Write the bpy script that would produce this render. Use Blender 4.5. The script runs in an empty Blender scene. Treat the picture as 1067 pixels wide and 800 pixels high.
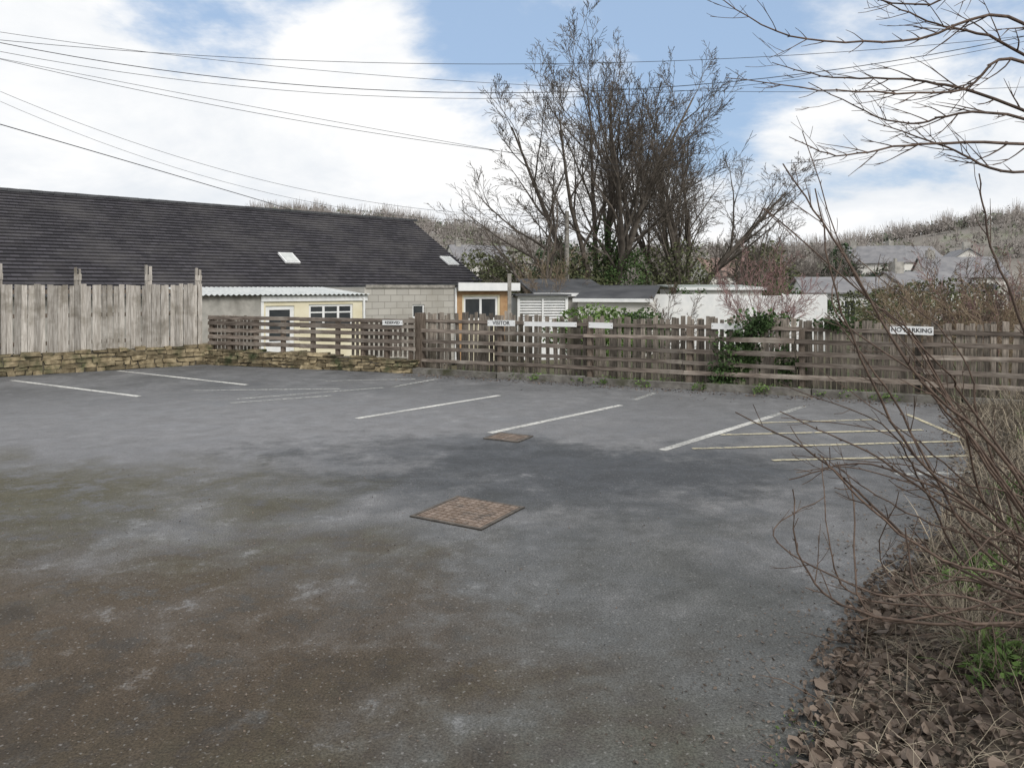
import bpy, math, random
import numpy as np
from mathutils import Vector, Matrix
random.seed(7); rng=np.random.default_rng(7)
scene=bpy.context.scene
# ---------------------------------------------------------------- materials
def nd(nt,t,**kw):
    n=nt.nodes.new(t)
    for k,v in kw.items(): setattr(n,k,v)
    return n
def c4(c): return (c[0],c[1],c[2],1)
def mixc(nt,fac,a,b,blend='MIX'):
    m=nd(nt,'ShaderNodeMix',data_type='RGBA',blend_type=blend)
    for i,v in ((0,fac),(6,a),(7,b)):
        if isinstance(v,(int,float)): m.inputs[i].default_value=v
        elif isinstance(v,tuple): m.inputs[i].default_value=c4(v)
        else: nt.links.new(v,m.inputs[i])
    return m.outputs[2]
def maprange(nt,v,lo,hi,a=0,b=1,smooth=False):
    m=nd(nt,'ShaderNodeMapRange')
    if smooth: m.interpolation_type='SMOOTHSTEP'
    for i,x in enumerate((lo,hi,a,b)): m.inputs[i+1].default_value=x
    nt.links.new(v,m.inputs[0]); return m.outputs[0]
def rawnoise(nt,vec,scale,detail=3,rough=.55,dist=0):
    n=nd(nt,'ShaderNodeTexNoise'); n.inputs['Scale'].default_value=scale
    n.inputs['Detail'].default_value=detail; n.inputs['Roughness'].default_value=rough
    n.inputs['Distortion'].default_value=dist
    nt.links.new(vec,n.inputs['Vector']); return n.outputs['Fac']
def noise(nt,vec,scale,detail=3,rough=.55,lo=.35,hi=.65,dist=0):
    return maprange(nt,rawnoise(nt,vec,scale,detail,rough,dist),lo,hi)
def math_(nt,op,a,b=None):
    m=nd(nt,'ShaderNodeMath',operation=op)
    for i,v in ((0,a),(1,b)):
        if v is None: continue
        if isinstance(v,(int,float)): m.inputs[i].default_value=v
        else: nt.links.new(v,m.inputs[i])
    return m.outputs[0]
def M(name,c1,c2=None,scale=5,rough=.85,bump=.2,island=0.0,stretch=(1,1,1),c3=None,s3=1.5,metal=0,spec=.3):
    m=bpy.data.materials.new(name); m.use_nodes=True; nt=m.node_tree
    b=nt.nodes['Principled BSDF']; b.inputs['Roughness'].default_value=rough; b.inputs['Metallic'].default_value=metal
    b.inputs['Specular IOR Level'].default_value=spec
    tc=nd(nt,'ShaderNodeTexCoord'); mp=nd(nt,'ShaderNodeMapping'); mp.inputs['Scale'].default_value=stretch
    nt.links.new(tc.outputs['Object'],mp.inputs['Vector'])
    f=noise(nt,mp.outputs[0],scale)
    col=mixc(nt,f,c1,c2 or c1)
    if c3: col=mixc(nt,noise(nt,tc.outputs['Object'],s3,4,.6,.5,.68),col,c3)
    if island:
        g=nd(nt,'ShaderNodeNewGeometry'); r=maprange(nt,g.outputs['Random Per Island'],0,1,1-island,1+island)
        cb=nd(nt,'ShaderNodeCombineColor')
        for i in range(3): nt.links.new(r,cb.inputs[i])
        col=mixc(nt,1.0,col,cb.outputs[0],'MULTIPLY')
    nt.links.new(col,b.inputs['Base Color'])
    if bump:
        bp=nd(nt,'ShaderNodeBump'); bp.inputs['Strength'].default_value=bump; bp.inputs['Distance'].default_value=.02
        nt.links.new(f,bp.inputs['Height']); nt.links.new(bp.outputs[0],b.inputs['Normal'])
    return m
m_pale=M('weathered_pale_timber',(.26,.235,.205),(.45,.42,.38),14,.9,.3,.26,(3,3,.25),(.18,.16,.13),2.0)
m_fence=M('weathered_brown_timber',(.125,.108,.09),(.29,.25,.21),14,.9,.3,.5,(3,3,.3),(.085,.075,.055),1.6)
m_rail=M('rail_timber',(.10,.08,.066),(.215,.18,.152),10,.9,.3,.35,(.4,3,3),(.28,.25,.215),1.7)
m_post=M('post_timber',(.095,.073,.056),(.19,.155,.125),10,.9,.3,.2,(3,3,.4))
m_stone=M('sandstone',(.14,.11,.065),(.30,.245,.155),9,.92,.5,.45,(1,1,1),(.06,.07,.035),2.5)
m_mortar=M('mortar',(.07,.06,.045),(.13,.115,.09),12,.95,.4)
m_kerb=M('mossy_concrete',(.12,.11,.10),(.20,.19,.17),6,.95,.4,.1,(1,1,1),(.06,.06,.035),2)
m_bark=M('bark',(.08,.067,.056),(.15,.128,.108),4,.95,0,.25)
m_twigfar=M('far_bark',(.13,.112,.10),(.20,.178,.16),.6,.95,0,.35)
m_shrub=M('shrub_stem',(.065,.045,.035),(.13,.092,.07),25,.7,0,.3)
m_pink=M('red_twigs',(.20,.115,.11),(.31,.20,.19),3,.9,0,.3)
m_tan=M('tan_twigs',(.18,.13,.09),(.28,.22,.15),3,.9,0,.35)
def leafmat(n,a,b,isl=.45): return M(n,a,b,1.2,.75,0,isl)
m_ivy=leafmat('ivy_leaves',(.032,.06,.02),(.072,.12,.038))
m_green=leafmat('bright_leaves',(.075,.125,.032),(.13,.20,.058))
m_olive=leafmat('olive_leaves',(.06,.07,.032),(.12,.13,.062))
m_dark=leafmat('evergreen_leaves',(.028,.048,.024),(.058,.085,.04))
m_dead=leafmat('dead_leaves',(.075,.057,.045),(.155,.12,.095),.5)
m_straw=leafmat('dry_grass',(.15,.125,.09),(.30,.255,.19),.5)
m_wood1=leafmat('hazed_woodland_brown',(.20,.180,.165),(.29,.262,.242),.35)  # woodland colours lightened: aerial haze is painted into all three
m_wood2=leafmat('hazed_woodland_green',(.15,.165,.115),(.22,.235,.165),.3)
m_wood3=leafmat('hazed_woodland_evergreen',(.08,.10,.07),(.12,.15,.10),.3)
m_white=M('white_paint',(.70,.71,.71),(.8,.8,.79),3,.5,.05)
m_cream=M('cream_render',(.66,.60,.43),(.74,.69,.53),2,.85,.1)
m_render=M('grey_render',(.30,.29,.265),(.42,.40,.365),3,.95,.3,0,(1,1,1),(.20,.19,.17),1)
m_orange=M('varnished_wood',(.34,.20,.10),(.44,.28,.15),4,.6,.1)
m_glass=M('window_glass',(.03,.035,.04),(.05,.055,.06),2,.06,0,spec=.9)
m_corr=M('corrugated_sheet',(.45,.47,.46),(.6,.61,.59),2,.5,.1)
m_blackroof=M('dark_roof_sheet',(.05,.052,.057),(.095,.097,.102),1,.6,.1)
m_palegreen=M('pale_grey_roof',(.34,.37,.35),(.42,.45,.43),1,.7,.1)
m_house=M('house_render',(.60,.58,.54),(.72,.70,.66),1,.9,.05)
m_hroof=M('house_slate',(.17,.17,.18),(.24,.235,.24),1,.8,.1)
m_rust=M('rusty_iron',(.18,.135,.105),(.29,.23,.19),14,.8,.3,0,(1,1,1),(.13,.11,.095),8,.3)
m_iron=M('cast_iron',(.085,.075,.065),(.15,.13,.11),14,.7,.3,0,(1,1,1),None,1,.3)
m_gapshade=M('painted_gap_shade',(.02,.018,.016),None,1,.9,0)  # near-black colour painted in place of shade in the iron gaps
m_cable=M('cable_black',(.03,.03,.035),None,1,.6,0)
m_black=M('sign_lettering',(.02,.02,.02),None,1,.6,0)
m_conc=M('concrete_post',(.2,.19,.17),(.33,.31,.28),8,.9,.3)
def paintmat(name,col,lo,hi):
    m=bpy.data.materials.new(name); m.use_nodes=True; nt=m.node_tree; b=nt.nodes['Principled BSDF']
    tc=nd(nt,'ShaderNodeTexCoord'); o=tc.outputs['Object']
    b.inputs['Base Color'].default_value=c4(col); b.inputs['Roughness'].default_value=.8
    f=noise(nt,o,16,4,.75,lo,hi); g=noise(nt,o,.9,2,.5,.25,.6)
    a=math_(nt,'MULTIPLY',f,math_(nt,'ADD',math_(nt,'MULTIPLY',g,.5),.5))
    nt.links.new(a,b.inputs['Alpha']); return m
m_line=paintmat('worn_white_paint',(.62,.61,.57),.30,.50)
m_faint=paintmat('very_worn_paint',(.48,.48,.45),.38,.62)
m_yellow=paintmat('worn_yellow_paint',(.56,.50,.34),.32,.54)
def brickmat(name,c1,c2,mort,w,h,ms,rough=.9,off=.5,stain=None,vertical=True,bump=.6):
    m=bpy.data.materials.new(name); m.use_nodes=True; nt=m.node_tree; b=nt.nodes['Principled BSDF']
    tc=nd(nt,'ShaderNodeTexCoord'); sp=nd(nt,'ShaderNodeSeparateXYZ'); cb=nd(nt,'ShaderNodeCombineXYZ')
    nt.links.new(tc.outputs['Object'],sp.inputs[0])
    nt.links.new(sp.outputs[0],cb.inputs[0]); nt.links.new(sp.outputs[2 if vertical else 1],cb.inputs[1])
    br=nd(nt,'ShaderNodeTexBrick'); br.offset=off
    br.inputs['Scale'].default_value=1; br.inputs['Brick Width'].default_value=w; br.inputs['Row Height'].default_value=h
    br.inputs['Mortar Size'].default_value=ms; br.inputs['Color1'].default_value=c4(c1); br.inputs['Color2'].default_value=c4(c2)
    br.inputs['Mortar'].default_value=c4(mort); nt.links.new(cb.outputs[0],br.inputs['Vector'])
    col=br.outputs['Color']
    if stain: col=mixc(nt,noise(nt,tc.outputs['Object'],.5,5,.65,.45,.8),col,stain)
    nt.links.new(col,b.inputs['Base Color']); b.inputs['Roughness'].default_value=rough
    b.inputs['Specular IOR Level'].default_value=.2
    if bump:
        bp=nd(nt,'ShaderNodeBump'); bp.inputs['Strength'].default_value=bump; bp.invert=True; bp.inputs['Distance'].default_value=.02
        nt.links.new(br.outputs['Fac'],bp.inputs['Height']); nt.links.new(bp.outputs[0],b.inputs['Normal'])
    return m
m_block=brickmat('concrete_block',(.36,.345,.315),(.46,.44,.40),(.27,.255,.23),.44,.215,.012,stain=(.27,.25,.21),bump=.3)
m_slate=brickmat('slate_tiles',(.038,.036,.041),(.070,.066,.075),(.024,.023,.026),.33,.2667,.010,.85,stain=(.09,.085,.085),vertical=False,bump=0)
def asphalt():
    m=bpy.data.materials.new('asphalt'); m.use_nodes=True; nt=m.node_tree; b=nt.nodes['Principled BSDF']
    tc=nd(nt,'ShaderNodeTexCoord'); o=tc.outputs['Object']
    A=rawnoise(nt,o,.7,4,.6,.3); B=rawnoise(nt,o,3.2,5,.75); C=rawnoise(nt,o,1.6,5,.7,.8); F=rawnoise(nt,o,95,2,.7); S=rawnoise(nt,o,46,1,.5)
    def dist(x,y,r0,r1,sx=1,sy=1,wa=1.6):
        mp=nd(nt,'ShaderNodeMapping'); mp.inputs['Location'].default_value=(-x*sx,-y*sy,0); mp.inputs['Scale'].default_value=(sx,sy,0)
        nt.links.new(o,mp.inputs['Vector'])
        v=nd(nt,'ShaderNodeVectorMath',operation='LENGTH'); nt.links.new(mp.outputs[0],v.inputs[0])
        d=math_(nt,'ADD',v.outputs['Value'],math_(nt,'MULTIPLY',math_(nt,'SUBTRACT',A,.5),wa*2.4))
        d=math_(nt,'ADD',d,math_(nt,'MULTIPLY',math_(nt,'SUBTRACT',B,.5),wa*1.4))
        return maprange(nt,d,r0,r1,1,0,True)
    mul=lambda a,b: math_(nt,'MULTIPLY',a,b)
    col=mixc(nt,maprange(nt,A,.35,.65),(.100,.101,.103),(.158,.158,.162))
    col=mixc(nt,mul(maprange(nt,C,.50,.60),.45),col,(.080,.082,.085))
    col=mixc(nt,mul(maprange(nt,C,.44,.36),.4),col,(.195,.193,.193))
    col=mixc(nt,mul(dist(-3.4,9.0,.6,3.6,.5,1),.6),col,(.205,.204,.212))
    col=mixc(nt,mul(dist(0,10,1.0,3.6,.3,1,1.0),.3),col,(.20,.20,.205))
    col=mixc(nt,mul(dist(.7,6.9,.4,1.6,.5,1.0,1.2),.85),col,(.056,.060,.066))
    col=mixc(nt,mul(dist(-.6,7.9,.3,1.0,.4,1.0,1.0),.6),col,(.062,.066,.072))
    col=mixc(nt,mul(dist(.3,2.4,1.0,3.2,.6,.8),.6),col,(.078,.080,.074))
    col=mixc(nt,mul(dist(3.2,6.0,.3,1.6,1,.7),.35),col,(.085,.087,.09))
    # silt and moss
    col=mixc(nt,mul(mul(dist(-2.3,3.1,.9,2.3,.72,.8),maprange(nt,B,.30,.48)),.93),col,(.075,.056,.038))
    col=mixc(nt,mul(mul(dist(-1.9,2.5,.6,1.7,.7,.9),maprange(nt,C,.40,.54)),.85),col,(.045,.034,.023))
    col=mixc(nt,mul(mul(dist(-4.6,6.0,.5,1.8,.5,1),maprange(nt,B,.36,.52)),.85),col,(.072,.064,.036))
    col=mixc(nt,mul(mul(dist(-2.0,5.0,.3,1.4,.6,1),maprange(nt,B,.42,.58)),.6),col,(.072,.066,.043))
    col=mixc(nt,mul(mul(dist(-.2,2.1,.3,1.5,.7,1),maprange(nt,B,.42,.6)),.6),col,(.065,.066,.042))
    col=mixc(nt,1.0,col,mixc(nt,maprange(nt,B,.3,.7),(.78,.78,.77),(1.2,1.2,1.2)),'MULTIPLY')
    col=mixc(nt,mul(mul(maprange(nt,B,.60,.66),maprange(nt,A,.48,.58)),.35),col,(.27,.27,.27))
    col=mixc(nt,1.0,col,mixc(nt,maprange(nt,F,.32,.68),(.58,.58,.58),(1.42,1.42,1.42)),'MULTIPLY')
    col=mixc(nt,mul(maprange(nt,S,.66,.73),.4),col,(.30,.29,.28))
    col=mixc(nt,mul(maprange(nt,S,.34,.27),.45),col,(.04,.036,.03))
    nt.links.new(col,b.inputs['Base Color'])
    nt.links.new(maprange(nt,C,.45,.6,.9,.60),b.inputs['Roughness'])
    b.inputs['Specular IOR Level'].default_value=.25
    bp=nd(nt,'ShaderNodeBump'); bp.inputs['Strength'].default_value=.5; bp.inputs['Distance'].default_value=.005
    nt.links.new(F,bp.inputs['Height']); nt.links.new(bp.outputs[0],b.inputs['Normal'])
    return m
m_asphalt=asphalt()
m_ground=M('garden_ground',(.06,.075,.03),(.11,.10,.06),.5,.95,.2,0,(1,1,1),(.09,.065,.045),.15)
m_bank=M('leafy_soil',(.06,.05,.04),(.135,.11,.085),22,.95,.9,0,(1,1,1),(.04,.036,.028),4)
m_hill=M('hazed_wooded_hillside',(.17,.155,.135),(.23,.212,.19),.05,.95,.0,0,(1,1,1),(.17,.20,.11),.018)  # hill base paled so its colour carries the distance haze
# ---------------------------------------------------------------- mesh builder
class MB:
    def __init__(s): s.v=[];s.f=[];s.n=0;s.t=[];s.mi=[];s.sm=[]
    def add(s,v,f,mi=0,sm=False,keep=False):
        v=np.asarray(v,float); f=np.asarray(f,int); s.v.append(v); s.f.append((f+s.n)); s.n+=len(v)
        s.mi+= [mi]*len(f); s.sm+=[sm]*len(f)
    def box(s,x0,x1,y0,y1,z0,z1,mi=0,jit=0,M4=None):
        v=np.array([(x,y,z) for z in(z0,z1) for x,y in((x0,y0),(x1,y0),(x1,y1),(x0,y1))],float)
        if jit: v+=rng.normal(0,jit,v.shape)
        if M4 is not None: v=(np.c_[v,np.ones(8)]@np.array(M4).T)[:,:3]
        s.add(v,[(3,2,1,0),(4,5,6,7),(0,1,5,4),(1,2,6,5),(2,3,7,6),(3,0,4,7)],mi)
    def tube(s,pts,r,sides=5,mi=0): s.t.append((np.asarray(pts,float),np.asarray(r,float),sides,mi))
    def flush(s):
        g={}
        for p,r,k,mi in s.t: g.setdefault((len(p),k,mi),[]).append((p,r))
        for (n,k,mi),L in g.items():
            P=np.array([a for a,_ in L]); R=np.array([b for _,b in L]); T=np.gradient(P,axis=1)
            T/=np.linalg.norm(T,axis=2,keepdims=True)+1e-9
            D=P[:,-1]-P[:,0]; ref=np.where((np.abs(D[:,2:3])<.7*np.linalg.norm(D,axis=1,keepdims=True)),np.array([[0,0,1.]]),np.array([[1.,0.13,0]]))
            U=np.cross(T,ref[:,None,:]); U/=np.linalg.norm(U,axis=2,keepdims=True)+1e-9; V=np.cross(T,U)
            a=np.arange(k)*2*math.pi/k
            W=P[:,:,None]+R[:,:,None,None]*(np.cos(a)[:,None]*U[:,:,None]+np.sin(a)[:,None]*V[:,:,None])
            B=len(L); base=np.arange(B)[:,None,None]*n*k+np.arange(n-1)[None,:,None]*k; i=np.arange(k)[None,None]; j=(i+1)%k
            F=np.stack([base+i,base+j,base+k+j,base+k+i],-1).reshape(-1,4)
            s.add(W.reshape(-1,3),F,mi,True)
        s.t=[]
    def obj(s,name,mats,parent=None,loc=None,rot=0):
        s.flush(); me=bpy.data.meshes.new(name)
        me.from_pydata(np.concatenate(s.v).tolist(),[],[r for f in s.f for r in f.tolist()])
        for m in (mats if isinstance(mats,list) else [mats]): me.materials.append(m)
        me.polygons.foreach_set('material_index',s.mi); me.polygons.foreach_set('use_smooth',s.sm); me.update()
        o=bpy.data.objects.new(name,me); scene.collection.objects.link(o)
        if parent: o.parent=parent
        if loc is not None: o.location=loc
        o.rotation_euler[2]=rot; return o
def empty(name,loc=(0,0,0),rot=0):
    o=bpy.data.objects.new(name,None); scene.collection.objects.link(o); o.location=loc; o.rotation_euler[2]=rot; o.empty_display_size=.3; return o
def frame_vecs(n,flat):
    a=rng.normal(size=(n,3)); a[:,2]*=(1-flat); a/=np.linalg.norm(a,axis=1,keepdims=True)
    b=rng.normal(size=(n,3)); b[:,2]*=(1-flat); b-=a*(a*b).sum(1,keepdims=True); b/=np.linalg.norm(b,axis=1,keepdims=True); return a,b
def leaves(mb,C,size,mi=0,flat=0.0,aspect=.6):
    C=np.asarray(C); n=len(C); a,b=frame_vecs(n,flat)
    s=(size*rng.uniform(.5,1.4,n))[:,None]
    V=np.stack([C-a*s*.5,C+b*s*aspect*.5+a*s*.1,C+a*s*.5,C-b*s*aspect*.5+a*s*.05],1).reshape(-1,3)
    mb.add(V,np.arange(n*4).reshape(-1,4),mi)
def curled(mb,C,size,mi=0,flat=.6,aspect=.65):
    C=np.asarray(C); n=len(C); a,b=frame_vecs(n,flat); c=np.cross(a,b); c*=np.sign(c[:,2:3]+1e-6)
    s=(size*rng.uniform(.5,1.4,n))[:,None]; f=rng.uniform(.1,.4,(n,1)); g=rng.uniform(-.15,.3,(n,1)); asp=aspect*rng.uniform(.6,1.2,(n,1))
    V=np.stack([C-a*s*.5+c*s*g*.6, C+a*s*.5+c*s*g, C+b*s*asp*.5-a*s*.15+c*s*f, C+b*s*asp*.42+a*s*.2+c*s*f*1.1,
      C-b*s*asp*.5-a*s*.2+c*s*f, C-b*s*asp*.45+a*s*.22+c*s*f*.8],1).reshape(-1,3)
    k=np.arange(n)[:,None]*6
    mb.add(V,np.concatenate([k+[0,1,3,2],k+[0,4,5,1]]),mi)
def blades(mb,P,length,width,lean,mi=0):
    n=len(P); th=rng.uniform(0,2*math.pi,n); L=length*rng.uniform(.5,1.4,n); ln=lean*rng.uniform(.3,1.3,n)
    d=np.stack([np.cos(th)*ln,np.sin(th)*ln,np.maximum(.08,1-ln*.6)],1); d/=np.linalg.norm(d,axis=1,keepdims=True)
    sd=np.stack([-np.sin(th),np.cos(th),th*0],1)*width
    mid=P+d*(L*.55)[:,None]; d2=d.copy(); d2[:,2]-=.5*ln; tip=mid+d2*(L*.5)[:,None]
    V=np.stack([P-sd,P+sd,mid+sd*.7,mid-sd*.7,tip+sd*.15,tip-sd*.15],1).reshape(-1,3)
    b=np.arange(n)[:,None]*6
    mb.add(V,np.concatenate([b+[0,1,2,3],b+[3,2,4,5]]),mi)
def blob(n,c,r,lump=.35,k=9,shell=.5):
    c=np.array(c,float); r=np.array(r,float)
    d=rng.normal(size=(n,3)); d/=np.linalg.norm(d,axis=1,keepdims=True)
    K=rng.normal(size=(k,3)); K/=np.linalg.norm(K,axis=1,keepdims=True)
    amp=1-lump+lump*1.6*np.clip((d@K.T),0,1).max(1)**3
    rad=amp*(shell+(1-shell)*rng.uniform(0,1,n)**.5)
    return c+d*rad[:,None]*r
# ---------------------------------------------------------------- ground
def gz(x,y):
    s=(x+1.97)*.427+(y-14.8)*.904; s1=(x+6.8)*.334+(y-16.5)*.943; s2=-(x+6.8)*.608+(y-16.5)*.794
    b=np.maximum(np.maximum(s,s1),s2); t=np.clip((b-.35)/3,0,1); return -.06-.9*t*t*(3-2*t)
a=np.linspace(-40,40,91); far=np.array([50,65,85,110,150,220,320,480,700,1100,2000.])
gx=np.concatenate([-far[::-1],a,far]); gy=np.concatenate([-far[::-1][3:],np.linspace(-38,45,90),far[1:]])
X,Y=np.meshgrid(gx,gy); Z=gz(X,Y); nx=len(gx); ny=len(gy)
mb=MB(); I=np.arange(nx-1)[None]+np.arange(ny-1)[:,None]*nx
mb.add(np.stack([X,Y,Z],-1).reshape(-1,3),np.stack([I,I+1,I+nx+1,I+nx],-1).reshape(-1,4),0,True); mb.obj('ground',m_ground)
poly=[(-25,2.5),(-25,-8),(14,-8),(14,7.3),(6.5,10.85),(-1.97,14.85),(-6.8,16.55)]
me=bpy.data.meshes.new('asphalt_car_park'); me.from_pydata([(x,y,0) for x,y in poly],[],[tuple(range(7))]); me.materials.append(m_asphalt)
o=bpy.data.objects.new('asphalt_car_park',me); scene.collection.objects.link(o)
def line(mb,p,q,w,mi,z=.004):
    p=np.array(p,float);q=np.array(q,float);d=(q-p)/np.linalg.norm(q-p);n=np.array([-d[1],d[0]])*w/2
    mb.add([(*(p-n),z),(*(q-n),z),(*(q+n),z),(*(p+n),z)],[(0,1,2,3)],mi)
mb=MB()
for p,q in [((-9.2,13.7),(-5.84,11.67)),((-8.1,15.3),(-4.65,13.06)),((-2.02,9.7),(-.2,11.78)),((-.26,8.73),(1.58,10.8)),((1.57,7.8),(3.42,9.84))]: line(mb,p,q,.095,0)
for p,q in [((-4.16,11),(-2.85,11.75)),((-5.3,12.35),(-2.9,12.55)),((-4.2,11.4),(-2.2,12.7)),((-2.04,12.8),(-1.4,13.9)),((1.86,11.3),(2.3,12.05)),((3.42,9.84),(4.2,10.7)),((3.5,6.8),(4.6,6.9)),((-3.4,13.6),(-1.8,13.9))]: line(mb,p,q,.09,1)
for p,q in [((1.9,7.86),(4.95,8.24)),((2.4,8.6),(4.9,8.9)),((2.56,7.33),(4.92,7.56)),((3.0,9.35),(4.7,9.6)),((4.9,7.0),(5.3,10.0))]: line(mb,p,q,.06,2,.0085)
mb.obj('parking_bay_markings',[m_line,m_faint,m_yellow])
# covers
e=empty('manhole_cover',(-.33,5.65,0),math.radians(-30))
mb=MB(); mb.box(-.315,.315,-.315,.315,.001,.005,1)
for s in(-1,1): mb.box(-.315,.315,s*.30-.012,s*.30+.012,.004,.011,0); mb.box(s*.30-.012,s*.30+.012,-.287,.287,.004,.0105,0)
mb.obj('frame',[m_iron,m_gapshade],e)
mb=MB()
for h in(-1,1):
    mb.box(min(0,h*.282)+.003,max(0,h*.282)-.003,-.282,.282,.004,.009,0)
    for i in range(5):
        for j in range(10):
            x=h*(.03+i*.053); y=-.25+j*.0555
            mb.box(x-.020,x+.020,y-.021,y+.021,.009,.0145,0)
mb.obj('patterned_plates',m_rust,e)
e=empty('drain_grate',(-.04,8.46,0),math.radians(-28))
mb=MB(); mb.box(-.22,.22,-.19,.19,.001,.004,1)  # flat dark plate painted as the shaded recess, no hole is cut
for s in(-1,1): mb.box(-.22,.22,s*.175-.018,s*.175+.018,.003,.013,0); mb.box(s*.205-.016,s*.205+.016,-.156,.156,.003,.0125,0)
mb.obj('frame',[m_iron,m_gapshade],e); mb=MB()
for i in range(8): mb.box(-.188,.188,-.15+i*.04,-.128+i*.04,.004,.0115)
mb.box(-.014,.014,-.156,.156,.005,.013); mb.obj('bars',m_rust,e)
mb=MB(); L=17.5; x=0
while x<L:
    w=random.uniform(1.6,2.4); mb.box(x+.01,x+w-.01,-.02,.16,-.04,.11,0,.006); x+=w
mb.obj('concrete_kerb_edging',m_kerb,None,(-1.97,14.8,0),math.radians(-25.3))
# ---------------------------------------------------------------- stone walls
def stonewall(loc,ang,L,h0,h1,th=.32,name='stone_retaining_wall'):
    mb=MB(); n=int(L/.5)
    for i in range(n):
        xa=L*i/n; xb=L*(i+1)/n; h=h0+(h1-h0)*(i+.5)/n
        mb.box(xa,xb,.03,th,-.05,h-.03,1)
    rows=4
    for r in range(rows+1):
        x=-random.uniform(0,.2)
        while x<L:
            w=random.uniform(.12,.38); H=h0+(h1-h0)*min(1,max(0,x/L)); rh=H/(rows+.6)
            if r<rows: za=r*rh; zb=za+rh*.93
            else: za=rows*rh; zb=H+random.uniform(-.03,.035)
            o=random.uniform(-.025,.02)
            mb.box(x+.008,x+w-.008,o,.2 if r<rows else th,za+.005,zb,0,.011); x+=w
    return mb.obj(name,[m_stone,m_mortar],None,loc,ang)
A1=math.atan2(.608,.794)
stonewall((-21.1,5.56,0),A1,18,.32,.44)
A2=math.atan2(-1.7,4.83)
stonewall((-6.8,16.5,0),A2,5.1,.36,.27)
def tallfence():
    e=empty('tall_timber_fence',(-21.1,5.56,0),A1); mb=MB(); x=0
    while x<17.95:
        w=random.uniform(.075,.105); zt=1.77+random.gauss(0,.014)-.02*math.sin(x*.9); zb=.33+.1*x/18
        sh=random.gauss(0,.006); T=Matrix.Translation((x,0,0))@Matrix.Rotation(random.gauss(0,.005),4,'Y')
        mb.box(0,w,.10+sh,.122+sh,zb,zt,0,.003,T); x+=w+random.choice([.006,.008,.01,.02])
    mb.obj('vertical_boards',m_pale,e)
    mb=MB()
    for z in(.6,1.15,1.62): mb.box(0,17.9,.125,.17,z-.04,z+.04,0,.004)
    mb.obj('back_rails',m_post,e)
    mb=MB()
    for t in [.08,1.1,2.42,3.75,5.0,6.3,7.6,8.9,10.2,11.5,12.8,14.1]:
        x=18-t; h=2.17+random.gauss(0,.03)
        mb.box(x-.06,x-.012,.18,.26,.3,h,0,.004); mb.box(x+.012,x+.06,.18,.26,.3,h-.03,0,.004); mb.box(x-.012,x+.012,.19,.25,.3,h-.22)
        mb.box(x-.07,x+.07,.172,.20,1.86,1.98,0,.003)
    mb.obj('posts',m_pale,e)
tallfence()
def openfence():
    e=empty('open_rail_fence',(-6.8,16.5,0),A2); mb=MB()
    for z,h in((.48,.04),(.62,.04),(.77,.04),(.92,.04),(1.04,.035)):
        x=0
        while x<5.1:
            w=min(2.4,5.12-x); mb.box(x+.004,x+w-.004,.09,.115,z-h+random.gauss(0,.008),z+h,0,.006); x+=w
    mb.obj('rails',m_rail,e); mb=MB()
    for x in [.05,.55,1.25,1.95,2.7,3.3,3.9,4.45,5.0]: mb.box(x-.04,x+.04,.12,.2,.25,1.08+random.gauss(0,.02),0,.005)
    mb.obj('posts',m_post,e); mb=MB(); x=.08
    while x<1.1: mb.box(x,x+.07,.205,.222,.3,1.07+random.gauss(0,.02),0,.004); x+=.1
    x=3.6
    while x<5.0: mb.box(x,x+.06,.205,.222,.3,1.02+random.gauss(0,.03),0,.004); x+=.11
    mb.obj('pickets',m_fence,e)
openfence()
A3=math.radians(-25.3)
def longfence():
    e=empty('picket_and_rail_fence',(-1.97,14.8,0),A3); L=17.5; mb=MB(); x=0
    while x<L:
        w=random.uniform(.055,.09); T=Matrix.Translation((x,.40+random.gauss(0,.005),0))@Matrix.Rotation(random.gauss(0,.018),4,'Y')
        if random.random()>.02: mb.box(0,w,0,.02,-.0,1.175+random.gauss(0,.026)+.02*math.sin(x*1.3),0,.004,T)
        x+=w+random.choice([.008,.014,.02])
    mb.obj('pickets',m_fence,e); mb=MB()
    for k,z in enumerate((.24,.44,.64,.84)):
        x=-.1
        while x<L:
            w=random.choice([1.8,3.6]); T=Matrix.Translation((x,0,z+random.gauss(0,.014)))@Matrix.Rotation(random.gauss(0,.007),4,'Y')
            if not(k==3 and random.random()<.3): mb.box(.004,w-.004,.22,.25,-.034,.034,0,.006,T)
            x+=w
    x=0
    while x<L: mb.box(x+.003,x+2.397,.372,.396,1.0,1.06,0,.004); x+=2.4
    mb.obj('rails',m_rail,e); mb=MB(); x=0
    while x<L: mb.box(x-.045,x+.045,.255,.35,-.05,.98+random.gauss(0,.03),0,.006); x+=1.8
    mb.box(-.09,.07,.2,.36,-.05,1.2,0,.006)
    mb.obj('posts',m_post,e)
longfence()
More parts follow.
